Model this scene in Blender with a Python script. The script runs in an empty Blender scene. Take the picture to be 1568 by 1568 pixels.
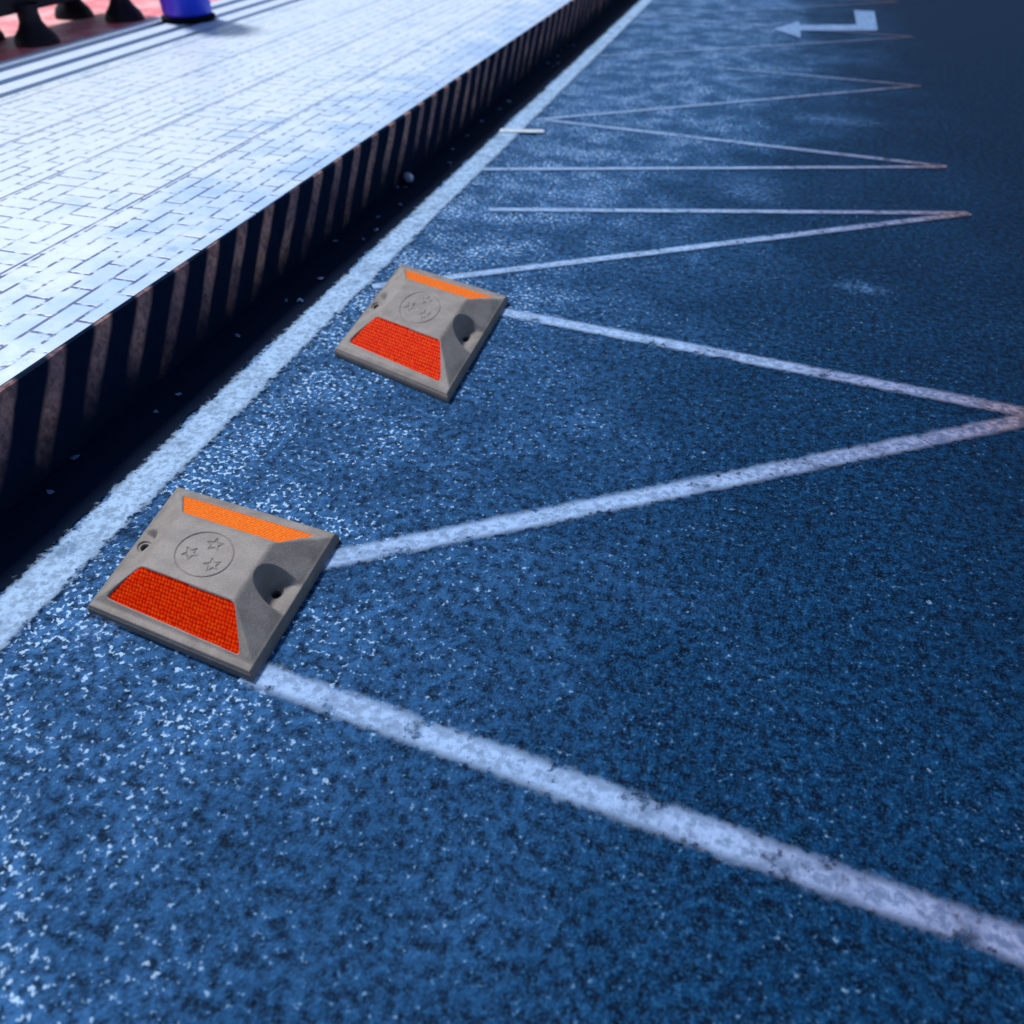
import bpy, math, random
import numpy as np
from mathutils import Vector
random.seed(4)
sc=bpy.context.scene
COL=sc.collection

# ------------------------------------------------------------ helpers
class NT:
    def __init__(s,name):
        s.m=bpy.data.materials.new(name); s.m.use_nodes=True
        s.t=s.m.node_tree; s.n=s.t.nodes; s.l=s.t.links
        s.b=s.n['Principled BSDF']; s.out=s.n['Material Output']
    def new(s,t,**k):
        n=s.n.new(t)
        for a,b in k.items(): setattr(n,a,b)
        return n
    def put(s,inp,v):
        if isinstance(v,bpy.types.NodeSocket): s.l.new(v,inp)
        elif v is not None:
            if isinstance(v,(tuple,list)) and len(v)==3 and inp.type=='RGBA': v=(*v,1)
            inp.default_value=v
    def math(s,op,a,b=None,c=None,clamp=False):
        n=s.new('ShaderNodeMath',operation=op,use_clamp=clamp)
        s.put(n.inputs[0],a)
        if b is not None: s.put(n.inputs[1],b)
        if c is not None: s.put(n.inputs[2],c)
        return n.outputs[0]
    def ss(s,v,a,b,lo=0.0,hi=1.0,kind='SMOOTHSTEP'):
        n=s.new('ShaderNodeMapRange',interpolation_type=kind)
        s.put(n.inputs['Value'],v); s.put(n.inputs['From Min'],a); s.put(n.inputs['From Max'],b)
        s.put(n.inputs['To Min'],lo); s.put(n.inputs['To Max'],hi)
        return n.outputs[0]
    def mix(s,f,a,b,bt='MIX'):
        n=s.new('ShaderNodeMix',data_type='RGBA',blend_type=bt)
        s.put(n.inputs[0],f); s.put(n.inputs[6],a); s.put(n.inputs[7],b)
        return n.outputs[2]
    def noise(s,vec,scale,detail=3,rough=0.55,dist=0.0):
        n=s.new('ShaderNodeTexNoise'); s.put(n.inputs['Vector'],vec)
        n.inputs['Scale'].default_value=scale; n.inputs['Detail'].default_value=detail
        n.inputs['Roughness'].default_value=rough; n.inputs['Distortion'].default_value=dist
        return n.outputs['Fac']
    def vor(s,vec,scale,feature='F1',rnd=1.0,out='Distance'):
        n=s.new('ShaderNodeTexVoronoi',feature=feature); s.put(n.inputs['Vector'],vec)
        n.inputs['Scale'].default_value=scale; n.inputs['Randomness'].default_value=rnd
        return n.outputs[out]
    def geo(s):
        g=s.new('ShaderNodeNewGeometry'); return g.outputs['Position']
    def sep(s,v):
        n=s.new('ShaderNodeSeparateXYZ'); s.put(n.inputs[0],v); return n.outputs
    def comb(s,x,y,z=0.0):
        n=s.new('ShaderNodeCombineXYZ'); s.put(n.inputs[0],x); s.put(n.inputs[1],y); s.put(n.inputs[2],z); return n.outputs[0]
    def bump(s,h,st=0.5,d=0.01,nrm=None):
        n=s.new('ShaderNodeBump'); s.put(n.inputs['Height'],h)
        n.inputs['Strength'].default_value=st; n.inputs['Distance'].default_value=d
        if nrm is not None: s.l.new(nrm,n.inputs['Normal'])
        s.l.new(n.outputs[0],s.b.inputs['Normal']); return n.outputs[0]
    def col(s,v): s.put(s.b.inputs['Base Color'],v)
    def rough(s,v): s.put(s.b.inputs['Roughness'],v)
    def spec(s,v): s.put(s.b.inputs['Specular IOR Level'],v)

def mesh_obj(name,verts,faces,mat=None,uvs=None,parent=None,smooth=False):
    me=bpy.data.meshes.new(name); me.from_pydata([tuple(v) for v in verts],[],faces)
    if uvs is not None:
        uv=me.uv_layers.new(name='UVMap')
        li=np.empty(len(me.loops),dtype=np.int32); me.loops.foreach_get('vertex_index',li)
        uv.data.foreach_set('uv',np.asarray(uvs,dtype=np.float32)[li].ravel())
    if smooth: me.polygons.foreach_set('use_smooth',[True]*len(me.polygons))
    me.update()
    o=bpy.data.objects.new(name,me); COL.objects.link(o)
    if mat: me.materials.append(mat)
    if parent: o.parent=parent
    return o

def empty(name,loc=(0,0,0)):
    e=bpy.data.objects.new(name,None); e.location=loc; COL.objects.link(e); return e

# ------------------------------------------------------------ materials
def m_asphalt():
    N=NT('asphalt'); P=N.geo(); x,y,z=N.sep(P)
    big=N.noise(P,1.5,3,0.65)
    med=N.noise(P,4.5,2,0.6)
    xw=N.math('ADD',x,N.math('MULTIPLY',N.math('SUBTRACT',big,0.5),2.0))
    xq=N.math('SUBTRACT',xw,N.ss(y,2.5,9.0,0.0,1.1))  # bright area spreads right with distance: haze painted into the colour
    wear_falloff=N.ss(xq,0.35,-1.45)  # kerbside road wear, plus light falloff painted into the colour
    vignette=N.ss(N.math('ADD',xw,N.math('MULTIPLY',y,0.07)),-0.1,2.1)  # vignette painted into the road colour, darker to the right and far away
    wm=N.math('MULTIPLY',wear_falloff,N.ss(med,0.3,0.7,0.55,1.25))
    g1=N.noise(P,34,3,0.72)
    g2=N.noise(P,62,2,0.62)
    g3=N.noise(P,150,1,0.5)
    base=N.mix(N.ss(g1,0.36,0.68),(0.0007,0.0065,0.023),(0.0030,0.046,0.138))
    base=N.mix(N.math('MULTIPLY',N.ss(g3,0.50,0.72),0.50),base,(0.018,0.12,0.29))
    base=N.mix(N.math('MULTIPLY',N.ss(g2,0.50,0.70),0.42),base,(0.022,0.14,0.34))
    base=N.mix(N.math('MULTIPLY',wm,N.ss(g1,0.32,0.64,0.05,0.62)),base,(0.065,0.225,0.55))
    # pale aggregate grains showing through, their sparkle painted into the colour
    wg=N.math('MAXIMUM',wm,N.ss(med,0.40,0.70,0.10,0.42))
    thr=N.math('MULTIPLY_ADD',wg,-0.120,0.675)
    sp=N.ss(g2,thr,N.math('ADD',thr,0.09))
    sp=N.math('MULTIPLY',sp,N.math('MULTIPLY_ADD',wg,0.85,0.10))
    base=N.mix(sp,base,(0.46,0.70,1.0))
    base=N.mix(N.math('MULTIPLY',vignette,0.84),base,N.mix(N.ss(g1,0.38,0.68),(0.0005,0.006,0.021),(0.0018,0.024,0.075)))
    N.col(base); N.rough(0.65); N.spec(0.055)
    N.bump(N.math('ADD',g1,N.math('MULTIPLY',g2,0.7)),0.60,0.013); return N.m

def m_ground():
    N=NT('ground'); P=N.geo(); n=N.noise(P,3,5)
    N.col(N.mix(n,(0.004,0.012,0.03),(0.012,0.04,0.09))); N.rough(0.9); return N.m

def m_gutter():
    N=NT('gutter_dark'); P=N.geo(); n=N.noise(P,40,3,0.6); s=N.ss(N.noise(P,90,2),0.68,0.78)  # near-black blue strip along the kerb foot
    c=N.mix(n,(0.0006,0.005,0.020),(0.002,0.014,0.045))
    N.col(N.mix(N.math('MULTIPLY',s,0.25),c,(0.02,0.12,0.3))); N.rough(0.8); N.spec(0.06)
    N.bump(n,0.5,0.01); return N.m

def m_paint(name,kind='strip',edge=0.22,wearamt=0.5,col=(0.37,0.58,0.95),tint=1.0,amp=0.9,opac=0.95,yfade=0.0):
    N=NT(name); P=N.geo(); x,y,z=N.sep(P)
    uvn=N.new('ShaderNodeUVMap'); u,v,_=N.sep(uvn.outputs[0])
    n1=N.noise(P,44,3,0.70); n2=N.noise(P,9,3,0.62)
    if kind=='strip':
        e=N.math('SUBTRACT',1.0,N.math('ABSOLUTE',N.math('SUBTRACT',N.math('MULTIPLY',v,2.0),1.0)))
        nn=N.math('ADD',N.math('MULTIPLY',n1,0.7),N.math('MULTIPLY',n2,0.3))
        a=N.ss(N.math('SUBTRACT',e,N.math('MULTIPLY',N.math('SUBTRACT',nn,0.40),amp)),0.0,edge)
        holes=N.ss(N.math('ADD',n2,N.math('MULTIPLY',N.math('SUBTRACT',n1,0.5),0.7)),0.56,0.72)
        a=N.math('MULTIPLY',a,N.math('SUBTRACT',1.0,N.math('MULTIPLY',holes,wearamt)))
        a=N.math('MULTIPLY',a,N.ss(n1,0.34,0.60,0.74*opac,opac))
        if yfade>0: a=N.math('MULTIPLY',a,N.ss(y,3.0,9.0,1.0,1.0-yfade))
    else:
        du=N.math('SUBTRACT',u,0.5); dv=N.math('SUBTRACT',v,0.5)
        d=N.math('SQRT',N.math('ADD',N.math('MULTIPLY',du,du),N.math('MULTIPLY',dv,dv)))
        e=N.math('SUBTRACT',1.0,N.math('MULTIPLY',d,2.0))
        a=N.ss(N.math('ADD',N.math('SUBTRACT',e,0.45),N.math('MULTIPLY',N.math('SUBTRACT',n1,0.5),3.0)),0.0,1.2)
        a=N.math('MULTIPLY',a,N.ss(e,0.0,0.8,0,wearamt))
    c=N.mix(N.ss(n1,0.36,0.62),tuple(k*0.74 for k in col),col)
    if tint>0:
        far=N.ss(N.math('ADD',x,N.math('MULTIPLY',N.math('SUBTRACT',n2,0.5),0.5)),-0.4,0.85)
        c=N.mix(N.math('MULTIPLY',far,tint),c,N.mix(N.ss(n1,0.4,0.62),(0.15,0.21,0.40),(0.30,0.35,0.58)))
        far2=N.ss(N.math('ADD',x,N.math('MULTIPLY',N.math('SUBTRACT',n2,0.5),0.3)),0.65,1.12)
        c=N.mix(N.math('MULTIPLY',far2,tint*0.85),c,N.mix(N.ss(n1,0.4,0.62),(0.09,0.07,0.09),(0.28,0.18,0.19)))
    N.col(c); N.rough(0.6); N.spec(0.15); N.bump(n1,0.35,0.007)
    tr=N.new('ShaderNodeBsdfTransparent'); mx=N.new('ShaderNodeMixShader')
    N.l.new(a,mx.inputs[0]); N.l.new(tr.outputs[0],mx.inputs[1]); N.l.new(N.b.outputs[0],mx.inputs[2])
    N.l.new(mx.outputs[0],N.out.inputs[0]); return N.m

def m_pavers():
    N=NT('platform_pavers'); P=N.geo()
    x,y,z=N.sep(P)
    med=N.noise(P,4,4,0.65)
    def bricks(vec,w,h,mort,off=0.5):
        b=N.new('ShaderNodeTexBrick'); N.put(b.inputs['Vector'],vec); b.offset=off
        b.inputs['Scale'].default_value=1; b.inputs['Brick Width'].default_value=w
        b.inputs['Row Height'].default_value=h; b.inputs['Mortar Size'].default_value=mort
        b.inputs['Mortar Smooth'].default_value=0.5
        b.inputs['Color1'].default_value=(0,0,0,1); b.inputs['Color2'].default_value=(1,1,1,1); b.inputs['Mortar'].default_value=(.5,.5,.5,1)
        return b.outputs['Fac'],b.outputs['Color']
    f1,c1=bricks(N.comb(y,x),0.20,0.095,0.0085)
    S=0.19
    cx=N.math('FLOOR',N.math('DIVIDE',N.math('ADD',x,19.0),S)); cy=N.math('FLOOR',N.math('DIVIDE',N.math('ADD',y,19.0),S))
    par=N.math('MODULO',N.math('ADD',cx,cy),2.0)
    lx=N.math('FRACT',N.math('DIVIDE',N.math('ADD',x,19.0),S)); ly=N.math('FRACT',N.math('DIVIDE',N.math('ADD',y,19.0),S))
    def dist(a,k):
        q=N.math('FRACT',N.math('MULTIPLY',a,k)); return N.math('DIVIDE',N.math('MINIMUM',q,N.math('SUBTRACT',1.0,q)),k)
    dA=N.math('MINIMUM',dist(lx,2.0),dist(ly,1.0)); dB=N.math('MINIMUM',dist(lx,1.0),dist(ly,2.0))
    mxd=N.new('ShaderNodeMix',data_type='FLOAT'); N.put(mxd.inputs[0],par); N.put(mxd.inputs[2],dA); N.put(mxd.inputs[3],dB)
    f2=N.ss(mxd.outputs[0],0.045,0.015)
    band=N.math('FRACT',N.math('DIVIDE',N.math('ADD',x,2.5+5.7),1.14))
    isA=N.math('LESS_THAN',band,0.5)
    f=N.mix(isA,f2,f1)
    b2=N.math('FRACT',N.math('DIVIDE',N.math('ADD',x,2.5+5.7),0.57))
    lj=N.math('LESS_THAN',b2,0.024)
    fade=N.ss(N.math('ADD',N.math('MULTIPLY',N.noise(P,23,2,0.5),0.65),N.math('MULTIPLY',med,0.35)),0.42,0.56,0.06,1.0)
    j=N.math('MAXIMUM',N.math('MULTIPLY',f,fade),N.math('MULTIPLY',lj,N.ss(med,0.3,0.5,0.5,0.95)))
    tile=N.mix(N.math('MULTIPLY',N.sep(c1)[0],0.6),(0.68,0.84,1.0),(0.82,0.92,1.0))
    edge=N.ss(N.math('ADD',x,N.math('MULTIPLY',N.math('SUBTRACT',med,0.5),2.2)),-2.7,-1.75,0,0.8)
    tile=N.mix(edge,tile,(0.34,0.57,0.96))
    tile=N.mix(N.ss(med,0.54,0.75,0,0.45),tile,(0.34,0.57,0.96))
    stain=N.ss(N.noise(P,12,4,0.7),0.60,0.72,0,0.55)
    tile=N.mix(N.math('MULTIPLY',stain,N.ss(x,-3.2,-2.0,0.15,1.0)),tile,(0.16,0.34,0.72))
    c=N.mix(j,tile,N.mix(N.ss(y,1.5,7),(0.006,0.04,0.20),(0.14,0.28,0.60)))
    N.col(c); N.rough(0.38); N.spec(0.5)
    N.bump(N.math('SUBTRACT',1.0,j),0.4,0.004); return N.m

def m_kerb():
    N=NT('kerb_hazard_paint'); P=N.geo(); x,y,z=N.sep(P)
    u=N.math('SUBTRACT',y,N.math('MULTIPLY',N.math('SUBTRACT',z,0.313),0.83))
    n=N.noise(P,35,3,0.65); nb=N.noise(P,4,3)
    ph=N.math('FRACT',N.math('ADD',N.math('DIVIDE',N.math('SUBTRACT',u,1.626),0.2118),0.5+20))
    d=N.math('ABSOLUTE',N.math('SUBTRACT',ph,0.5))
    d=N.math('ADD',d,N.math('MULTIPLY',N.math('SUBTRACT',n,0.5),0.10))
    st=N.ss(d,0.25,0.11)
    worn=N.ss(n,0.34,0.62,0.45,1.0)
    foot_shade=N.ss(N.math('ADD',z,N.math('MULTIPLY',N.math('SUBTRACT',nb,0.5),0.30)),0.0,0.25)  # stripes fade to dark downwards: shade at the kerb foot painted in
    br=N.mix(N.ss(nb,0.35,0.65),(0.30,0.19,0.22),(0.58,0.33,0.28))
    f=N.math('MULTIPLY',N.math('MULTIPLY',st,worn),foot_shade)
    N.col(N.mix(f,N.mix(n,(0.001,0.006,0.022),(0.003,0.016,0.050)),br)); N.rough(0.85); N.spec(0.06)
    N.bump(n,0.5,0.008); return N.m

def m_simple(name,c,r=0.6,c2=None,sc=20,metal=0,bump=0.0,spec=0.5):
    N=NT(name); P=N.geo(); n=N.noise(P,sc,3,0.6)
    N.col(N.mix(n,c,c2 or tuple(k*0.7 for k in c))); N.rough(r); N.b.inputs['Metallic'].default_value=metal
    N.spec(spec)
    if bump: N.bump(n,bump,0.003)
    return N.m

def m_redpave():
    N=NT('red_paving'); P=N.geo(); n=N.noise(P,3,4,0.6); n2=N.noise(P,13,4,0.6)
    c=N.mix(N.ss(n,0.42,0.62),(0.95,0.15,0.20),(0.98,0.48,0.50))
    c=N.mix(N.ss(n2,0.55,0.75,0,0.5),c,(0.35,0.04,0.08))
    N.col(c); N.rough(0.5); return N.m

def m_housing():
    N=NT('cast_grey_housing'); P=N.geo(); n=N.noise(P,300,3,0.7); b=N.noise(P,16,4)
    c=N.mix(N.ss(b,0.3,0.7),(0.245,0.226,0.218),(0.335,0.313,0.303))
    c=N.mix(N.ss(n,0.35,0.7,0,0.45),c,(0.15,0.138,0.132))
    uvn=N.new('ShaderNodeUVMap'); u,v,_=N.sep(uvn.outputs[0])
    ed=N.math('MINIMUM',N.math('MINIMUM',u,N.math('SUBTRACT',1.0,u)),N.math('MINIMUM',v,N.math('SUBTRACT',1.0,v)))
    c=N.mix(N.ss(N.math('ADD',ed,N.math('MULTIPLY',N.math('SUBTRACT',b,0.5),0.10)),0.07,0.0,0,0.45),c,(0.10,0.095,0.095))
    hole=None
    for cu in (0.880,0.075):
        du=N.math('SUBTRACT',u,cu); dv=N.math('SUBTRACT',v,0.480)
        d=N.math('SQRT',N.math('ADD',N.math('MULTIPLY',du,du),N.math('MULTIPLY',dv,dv)))
        k=N.ss(d,0.029,0.022); hole=k if hole is None else N.math('MAXIMUM',hole,k)
    c=N.mix(hole,c,(0.004,0.003,0.003))
    N.col(c); N.rough(0.6); N.spec(0.3); N.bump(n,0.45,0.0018); return N.m

def m_reflector(name,dark,mid,hi):
    N=NT(name); uvn=N.new('ShaderNodeUVMap')
    sc_=N.new('ShaderNodeVectorMath',operation='MULTIPLY'); N.l.new(uvn.outputs[0],sc_.inputs[0]); sc_.inputs[1].default_value=(52,64,1)
    d=N.vor(sc_.outputs[0],1.0,'F1',0.25); cc=N.sep(N.vor(sc_.outputs[0],1.0,'F1',0.25,'Color'))[0]
    c=N.mix(N.ss(d,0.60,0.25),dark,N.mix(cc,mid,hi))
    N.col(c); N.rough(0.6); N.spec(0.03)
    N.bump(d,0.10,0.001)
    return N.m

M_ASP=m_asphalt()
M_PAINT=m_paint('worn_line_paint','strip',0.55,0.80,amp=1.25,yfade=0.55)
M_EDGE=m_paint('edge_line_paint','strip',0.30,0.55,(0.42,0.66,1.0),tint=0,amp=1.4)
M_BLOB=m_paint('faded_paint','blob',0.2,0.50,(0.16,0.38,0.82),tint=0)

# ------------------------------------------------------------ ground, road
def sheet(name,x0,x1,y0,y1,z,mat):
    return mesh_obj(name,[(x0,y0,z),(x1,y0,z),(x1,y1,z),(x0,y1,z)],[(0,1,2,3)],mat)
sheet('ground',-400,400,-400,400,-0.02,m_ground())
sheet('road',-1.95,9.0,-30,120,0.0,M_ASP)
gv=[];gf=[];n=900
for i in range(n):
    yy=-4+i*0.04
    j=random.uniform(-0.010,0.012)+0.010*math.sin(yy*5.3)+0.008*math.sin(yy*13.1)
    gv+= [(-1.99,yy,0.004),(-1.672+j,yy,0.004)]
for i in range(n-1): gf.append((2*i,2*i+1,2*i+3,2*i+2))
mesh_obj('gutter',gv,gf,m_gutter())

# ------------------------------------------------------------ platform + kerb
ZP=0.313; XK=-1.915
M_PAV=m_pavers(); M_K=m_kerb()
M_SLOT=m_simple('slot_black',(0.002,0.004,0.012),0.8,spec=0.1)
prof=[(0.0,-0.02),(0.0,0.27),(-0.002,0.298),(-0.006,0.309),(-0.014,0.3128),(-0.03,0.313)]
kv=[];kf=[];ny=900
for i in range(ny):
    yy=-6+i*0.05
    w=0.006*math.sin(yy*1.7)+0.004*math.sin(yy*6.1)+random.uniform(-0.003,0.003)
    for px,pz in prof: kv.append((XK+px+w,yy,pz))
m=len(prof)
for i in range(ny-1):
    for k in range(m-1):
        a=i*m+k; kf.append((a,a+m,a+m+1,a+1))
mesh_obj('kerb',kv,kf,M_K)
plat=empty('platform')
def slab(name,x0,x1,z,mat,zb=-0.02,parent=plat,y0=-6,y1=60):
    v=[(x0,y0,zb),(x1,y0,zb),(x1,y1,zb),(x0,y1,zb),(x0,y0,z),(x1,y0,z),(x1,y1,z),(x0,y1,z)]
    f=[(4,5,6,7),(0,1,5,4),(1,2,6,5),(2,3,7,6),(3,0,4,7)]
    return mesh_obj(name,v,f,mat,parent=parent)
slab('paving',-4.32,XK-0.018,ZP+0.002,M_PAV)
slab('channel_floor',-5.06,-4.32,ZP-0.06,M_SLOT)
M_RIB=m_simple('pale_concrete',(0.66,0.80,1.0),0.6,(0.45,0.62,0.92),8)
for a,b in ((-4.56,-4.41),(-4.82,-4.66),(-5.06,-4.93)):
    slab('rib',a,b,ZP,M_RIB,zb=ZP-0.059)
slab('red_paving',-16,-5.062,ZP,m_redpave(),parent=None)

# ------------------------------------------------------------ markings
class Strips:
    def __init__(s): s.v=[];s.f=[];s.uv=[];s.k=0
    def add(s,p0,p1,w,z=None):
        z=0.005+0.00025*s.k if z is None else z; s.k+=1
        a=Vector(p0);b=Vector(p1);d=(b-a); n=Vector((-d.y,d.x)).normalized()*w/2
        i=len(s.v)
        s.v+=[(*(a-n),z),(*(b-n),z),(*(b+n),z),(*(a+n),z)]
        s.uv+=[(0,0),(1,0),(1,1),(0,1)]; s.f.append((i,i+1,i+2,i+3))
Z=Strips(); W=0.105
Z.add((-0.93,0.922),(1.25,0.735),W*1.0)
Z.add((-1.30,1.06),(1.05,2.61),W)
Z.add((1.06,2.64),(-1.45,2.895),W)
Z.add((-1.50,2.90),(1.10,4.58),W*.8)
Z.add((1.09,4.58),(-1.30,3.92),W*.75)
Z.add((-1.60,4.50),(1.07,5.345),W*.7)
Z.add((1.07,5.35),(-1.50,5.63),W*.85)
Z.add((-1.50,5.62),(1.1,7.38),W*.75)
Z.add((1.1,7.37),(-0.5,7.56),W*.75)
Z.add((-1.5,7.70),(1.2,9.38),W*.75)
Z.add((1.2,9.4),(-1.5,9.7),W*.8)
Z.add((-1.5,9.75),(1.2,11.5),W*.75)
Z.add((1.2,11.5),(-1.5,11.8),W*.8)
Z.add((-1.5,11.85),(1.2,13.6),W*.75)
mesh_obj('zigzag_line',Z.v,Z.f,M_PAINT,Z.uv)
E=Strips(); E.add((-1.600,-8),(-1.570,60),0.180,0.0085)
mesh_obj('edge_line',E.v,E.f,M_EDGE,E.uv)
D=Strips(); D.add((-1.66,5.27),(-1.38,5.34),0.08,0.014)
mesh_obj('dash_marking',D.v,D.f,m_paint('dash_paint','strip',0.2,0.1,(0.7,0.85,1.0),tint=0,amp=0.5,opac=1.0),D.uv)
A=[(-0.10,9.40),(0.17,9.03),(0.16,9.40),(0.89,9.62),(0.91,10.75),(0.70,10.75),(0.70,9.88),(0.15,9.70),(0.13,9.88)]
M_ARR=m_paint('arrow_paint','strip',0.1,0.3,(0.28,0.48,0.86),tint=0,opac=0.8)
mesh_obj('arrow_marking',[(a,b,0.009) for a,b in A],[tuple(range(9))],M_ARR,[(0.5,0.5)]*9)
B=Strips()
def blob(cx,cy,sx,sy,rot=0.0):
    B.k+=1; z=0.0098+0.00025*B.k; i=len(B.v); c,s=math.cos(rot),math.sin(rot)
    for a,b in ((-1,-1),(1,-1),(1,1),(-1,1)):
        B.v.append((cx+a*sx*c-b*sy*s,cy+a*sx*s+b*sy*c,z)); B.uv.append(((a+1)/2,(b+1)/2))
    B.f.append((i,i+1,i+2,i+3))
blob(-1.30,3.86,0.20,0.34,-0.7); blob(-1.38,3.80,0.30,0.24,0.1); blob(-0.02,4.58,0.45,0.45); blob(0.53,3.48,0.3,0.16)
blob(0.4,6.15,0.8,0.35); blob(-1.28,9.4,0.35,0.9); blob(-0.5,2.7,0.13,0.08); blob(-1.2,6.2,0.45,0.8); blob(-1.3,7.6,0.35,0.4)
blob(-0.2,11,0.8,2.0); blob(-0.9,4.2,0.5,0.5); blob(-1.36,0.92,0.16,0.10)
mesh_obj('faded_paint_patches',B.v,B.f,M_BLOB,B.uv)

# ------------------------------------------------------------ road studs
def star_segs(cu,cv,r,rot):
    pts=[]
    for k in range(10):
        rr=r if k%2==0 else r*0.42
        a=rot+math.pi/2+k*math.pi/5
        pts.append((cu+rr*math.cos(a),cv+rr*math.sin(a)))
    return [(pts[k],pts[(k+1)%10]) for k in range(10)]
def segdist(U,V,a,b):
    ax,ay=a;bx,by=b; dx,dy=bx-ax,by-ay
    t=np.clip(((U-ax)*dx+(V-ay)*dy)/(dx*dx+dy*dy),0,1)
    return np.hypot(U-ax-t*dx,V-ay-t*dy)
def sst(x,a,b):
    t=np.clip((x-a)/(b-a),0,1); return t*t*(3-2*t)
def quad_sdf(U,V,q):
    d=np.full(U.shape,9.0)
    for k in range(4):
        a=q[k];b=q[(k+1)%4]; ex,ey=b[0]-a[0],b[1]-a[1]; l=math.hypot(ex,ey)
        dd=((V-a[1])*ex-(U-a[0])*ey)/l
        kk=0.022
        h=np.clip(0.5+0.5*(dd-d)/kk,0,1); d=dd*(1-h)+d*h-kk*h*(1-h)
    return d
FQ=[(0.085,0.078),(0.905,0.066),(0.805,0.246),(0.230,0.250)]
RQ=[(0.245,0.690),(0.815,0.690),(0.910,0.915),(0.090,0.915)]
def smin(a,b,k):
    h=np.clip(0.5+0.5*(b-a)/k,0,1); return b*(1-h)+a*h-k*h*(1-h)
M_H=m_housing()
M_F=m_reflector('red_reflector',(0.50,0.008,0.0003),(0.98,0.032,0.0006),(1.0,0.075,0.002))
M_R=m_reflector('amber_reflector',(0.66,0.12,0.012),(0.95,0.20,0.022),(1.0,0.26,0.035))
def stud(c00,c10,c11,c01,Hp,R=320):
    g=np.linspace(0,1,R+1); U,V=np.meshgrid(g,g)
    lip=0.22
    hf=lip+(V-0.05)/(0.25-0.05)*(1-lip)
    hb=lip+(0.955-V)/(0.955-0.67)*(1-lip)
    hl=lip+(U-0.02)/(0.255-0.02)*(1-lip)
    hr=lip+(0.985-U)/(0.985-0.80)*(1-lip)
    z=smin(smin(smin(hf,hb,.05),smin(hl,hr,.05),.05),np.ones_like(U),.06)
    z=-smin(-z,-np.full_like(U,lip),.04)
    fs=quad_sdf(U,V,FQ); rs=quad_sdf(U,V,RQ)
    z-=0.055*sst(fs,-0.004,0.004)+0.045*sst(rs,-0.004,0.004)
    for cu,r0,hu,sg in ((0.918,0.108,0.880,1),(0.055,0.115,0.075,-1)):
        out=(U-cu)*sg
        half=r0+np.clip(out,0,1)*0.1
        dcirc=np.hypot(U-cu,V-0.470)-r0
        dw=np.where(out>0,np.abs(V-0.470)-half,9)
        d=np.minimum(dcirc,dw)
        k=sst(d,0.008,-0.026)
        hd=np.hypot(U-hu,V-0.480)
        floor=0.22-0.05*sst(hd,0.044,0.038)-0.5*sst(hd,0.028,0.020)
        z=z*(1-k)+np.minimum(z,floor)*k
    dc=np.abs(np.hypot(U-0.515,V-0.455)-0.155)
    for (su,sv,rot) in ((0.535,0.535,0.2),(0.445,0.43,0.9),(0.590,0.405,0.5)):
        for a,b in star_segs(su,sv,0.046,rot): dc=np.minimum(dc,segdist(U,V,a,b)+0.0006)
    z-=0.034*sst(dc,0.0055,0.001)
    e=np.minimum(np.minimum(U,1-U),np.minimum(V,1-V)); z-=0.10*sst(e,0.014,0.0)
    rng=np.random.default_rng(3); z+=rng.normal(0,0.0018,z.shape)
    z=np.maximum(z,-0.3)
    c00,c10,c11,c01=[np.array(c) for c in (c00,c10,c11,c01)]
    X=(1-U)*(1-V)*c00[0]+U*(1-V)*c10[0]+U*V*c11[0]+(1-U)*V*c01[0]
    Y=(1-U)*(1-V)*c00[1]+U*(1-V)*c10[1]+U*V*c11[1]+(1-U)*V*c01[1]
    cx,cy=X.mean(),Y.mean()
    root=empty('road_stud',(cx,cy,0.010))
    vs=np.stack([X-cx,Y-cy,z*Hp],-1).reshape(-1,3)
    uv=np.stack([U,V],-1).reshape(-1,2)
    n=R+1
    idx=(np.arange(R)[:,None]*n+np.arange(R)[None,:])
    quads=np.stack([idx,idx+1,idx+n+1,idx+n],-1).reshape(-1,4)
    fc=fs[:-1,:-1].ravel()>0.001; rc=rs[:-1,:-1].ravel()>0.001
    def sub(name,mask,mat,skirt=False):
        q=quads[mask]; used=np.unique(q); mp=-np.ones(n*n,int); mp[used]=np.arange(len(used))
        v=[tuple(p) for p in vs[used]]; u=[tuple(p) for p in uv[used]]; f=[tuple(k) for k in mp[q].tolist()]
        if skirt:
            ring=[i for i in range(n)]+[k*n+R for k in range(1,n)]+[R*n+R-k for k in range(1,n)]+[(R-k)*n for k in range(1,R)]
            base=len(v)
            for r_ in ring:
                p=vs[r_]; v.append((p[0]*1.004,p[1]*1.004,-0.01)); u.append(tuple(uv[r_]))
            m_=len(ring)
            for k in range(m_):
                a=int(mp[ring[k]]);b=int(mp[ring[(k+1)%m_]]); f.append((base+k,base+(k+1)%m_,b,a))
        return mesh_obj(name,v,f,mat,u,parent=root,smooth=True)
    sub('housing',~(fc|rc),M_H,True); sub('front_reflector',fc,M_F); sub('rear_reflector',rc,M_R)
    return root
stud((-1.407,0.968),(-0.899,0.898),(-0.921,1.396),(-1.474,1.449),0.095)
stud((-1.393,2.321),(-0.873,2.141),(-0.896,2.935),(-1.454,3.115),0.098)

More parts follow.
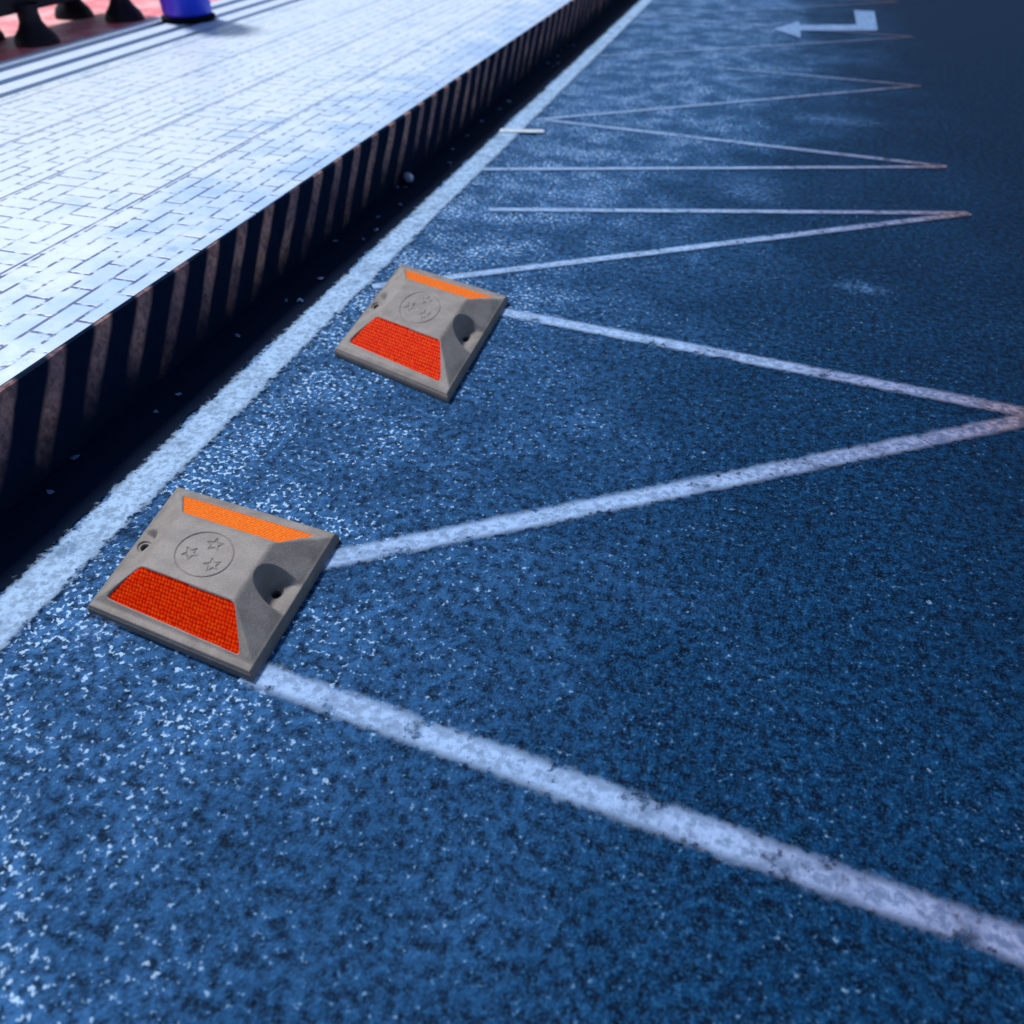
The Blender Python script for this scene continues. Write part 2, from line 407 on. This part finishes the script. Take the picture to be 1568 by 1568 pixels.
# ------------------------------------------------------------ bench, litter bin, debris
def box(v,f,x0,x1,y0,y1,z0,z1):
    i=len(v); v+=[(x0,y0,z0),(x1,y0,z0),(x1,y1,z0),(x0,y1,z0),(x0,y0,z1),(x1,y0,z1),(x1,y1,z1),(x0,y1,z1)]
    f+=[tuple(i+k for k in q) for q in ((3,2,1,0),(4,5,6,7),(0,1,5,4),(1,2,6,5),(2,3,7,6),(3,0,4,7))]
M_BEN=m_simple('bench_dark_iron',(0.004,0.006,0.014),0.5,(0.02,0.012,0.02),14,spec=0.2)
def bevel(o,w=0.008):
    b=o.modifiers.new('bevel','BEVEL'); b.width=w; b.segments=3
bench=empty('park_bench',(-5.3,5.5,ZP))
v=[];f=[]
box(v,f,-0.03,0.04,-1.5,1.15,0.20,0.40)
box(v,f,-0.50,-0.43,-1.5,1.15,0.20,0.40)
o=mesh_obj('apron',v,f,M_BEN,parent=bench); bevel(o)
v=[];f=[]
for k in range(5): box(v,f,-0.50+k*0.11,-0.41+k*0.11,-1.55,1.2,0.402,0.44)
o=mesh_obj('seat',v,f,M_BEN,parent=bench); bevel(o)
v=[];f=[]
for k in range(3): box(v,f,-0.58-k*0.02,-0.55-k*0.02,-1.55,1.2,0.52+k*0.13,0.62+k*0.13)
for yy in (-1.3,-0.2,0.85): box(v,f,-0.549,-0.51,yy-0.03,yy+0.03,0.3,0.85)
o=mesh_obj('backrest',v,f,M_BEN,parent=bench); bevel(o)
def leg(name,yy):
    pr=[(0.17,0.0),(0.17,0.02),(0.15,0.06),(0.11,0.10),(0.085,0.14),(0.08,0.20),(0.10,0.25)]
    vs=[];fs=[];K=20
    for cx in (0.1,-0.40):
        b=len(vs)
        for r,z in pr:
            for k in range(K):
                a=2*math.pi*k/K; vs.append((cx-0.05+r*math.cos(a)*0.9,yy+r*math.sin(a)*0.9,z))
        for i in range(len(pr)-1):
            for k in range(K): fs.append((b+i*K+k,b+i*K+(k+1)%K,b+(i+1)*K+(k+1)%K,b+(i+1)*K+k))
    mesh_obj(name,vs,fs,M_BEN,parent=bench,smooth=True)
leg('leg_1',-0.15); leg('leg_2',0.85); leg('leg_3',-1.25)

def lathe(name,pr,mat,parent,K=40,loc=(0,0,0)):
    vs=[];fs=[]
    for r,z in pr:
        for k in range(K):
            a=2*math.pi*k/K; vs.append((loc[0]+r*math.cos(a),loc[1]+r*math.sin(a),loc[2]+z))
    for i in range(len(pr)-1):
        for k in range(K): fs.append((i*K+k,i*K+(k+1)%K,(i+1)*K+(k+1)%K,(i+1)*K+k))
    fs.append(tuple(range(K))[::-1]); fs.append(tuple((len(pr)-1)*K+k for k in range(K)))
    return mesh_obj(name,vs,fs,mat,parent=parent,smooth=True)
lb=empty('litter_bin',(-4.74,6.50,ZP))
N=NT('bin_plastic'); P=N.geo(); x,y,z=N.sep(P)
N.col(N.mix(N.ss(x,-4.88,-4.60),(0.34,0.06,0.85),(0.02,0.06,0.85))); N.rough(0.35); M_BIN=N.m
lathe('base',[(0.20,0),(0.215,0.01),(0.215,0.035),(0.20,0.04)],M_SLOT,lb)
lathe('body',[(0.185,0.041),(0.195,0.06),(0.215,0.75),(0.225,0.755),(0.225,0.79),(0.21,0.80)],M_BIN,lb)
lathe('lid',[(0.21,0.801),(0.215,0.83),(0.18,0.90),(0.10,0.94),(0.02,0.95)],M_BEN,lb)

M_BOT=m_simple('bottle_plastic',(0.55,0.66,0.85),0.12,(0.3,0.4,0.7),30)
bt=empty('plastic_bottle',(-1.86,4.19,0.03)); bt.rotation_euler=(math.radians(80),0.1,math.radians(35))
lathe('bottle_body',[(0.010,-0.05),(0.024,-0.045),(0.026,-0.02),(0.021,0.0),(0.026,0.02),(0.022,0.035),(0.010,0.05),(0.010,0.06)],M_BOT,bt,16)
vs=[];fs=[]
pts=[(-1.797,1.788),(-1.817,2.337),(-1.803,3.646),(-1.836,1.334),(-1.86,7.28),(-1.75,2.9),(-1.83,5.1)]
pts+=[(random.uniform(-1.89,-1.70),random.uniform(0.9,9)) for _ in range(22)]
for (a,b) in pts:
    r=random.uniform(0.006,0.015); an=random.uniform(0,6); i=len(vs)
    vs.append((a,b,0.016))
    for k in range(7):
        t=an+k*2*math.pi/7; rr=r*random.uniform(0.6,1.2)
        vs.append((a+rr*math.cos(t)*1.3,b+rr*math.sin(t),0.006+random.uniform(0,0.012)))
    for k in range(7): fs.append((i,i+1+k,i+1+(k+1)%7))
mesh_obj('fallen_leaves',vs,fs,m_simple('leaf_flakes',(0.12,0.25,0.5),0.5,(0.05,0.12,0.3),60))

# ------------------------------------------------------------ light
w=bpy.data.worlds.new('World'); sc.world=w; w.use_nodes=True
nt=w.node_tree; bg=nt.nodes['Background']; sky=nt.nodes.new('ShaderNodeTexSky'); sky.sky_type='NISHITA'
sky.sun_disc=False
el=math.radians(50)
az=Vector((-0.86,0.51)).normalized()
sky.sun_elevation=el; sky.sun_rotation=math.atan2(az.x,az.y)
nt.links.new(sky.outputs[0],bg.inputs[0]); bg.inputs[1].default_value=0.09
sl=bpy.data.lights.new('sun','SUN'); sl.energy=3.4; sl.angle=math.radians(10); sl.color=(1.0,0.97,0.94)
so=bpy.data.objects.new('sun',sl); COL.objects.link(so)
d=Vector((az.x*math.cos(el),az.y*math.cos(el),math.sin(el)))
so.rotation_euler=d.to_track_quat('Z','Y').to_euler()

# ------------------------------------------------------------ camera
cam=bpy.data.cameras.new('camera'); co=bpy.data.objects.new('camera',cam); COL.objects.link(co)
co.location=(0,0,1.5); co.rotation_euler=(math.radians(90-41.023),0,math.radians(16.660))
cam.sensor_width=36; cam.lens=1200/1568*36; cam.clip_end=2000
cam.dof.use_dof=True; cam.dof.focus_distance=2.2; cam.dof.aperture_fstop=1.8
sc.camera=co
sc.view_settings.view_transform='Standard'; sc.view_settings.look='None'; sc.view_settings.exposure=0
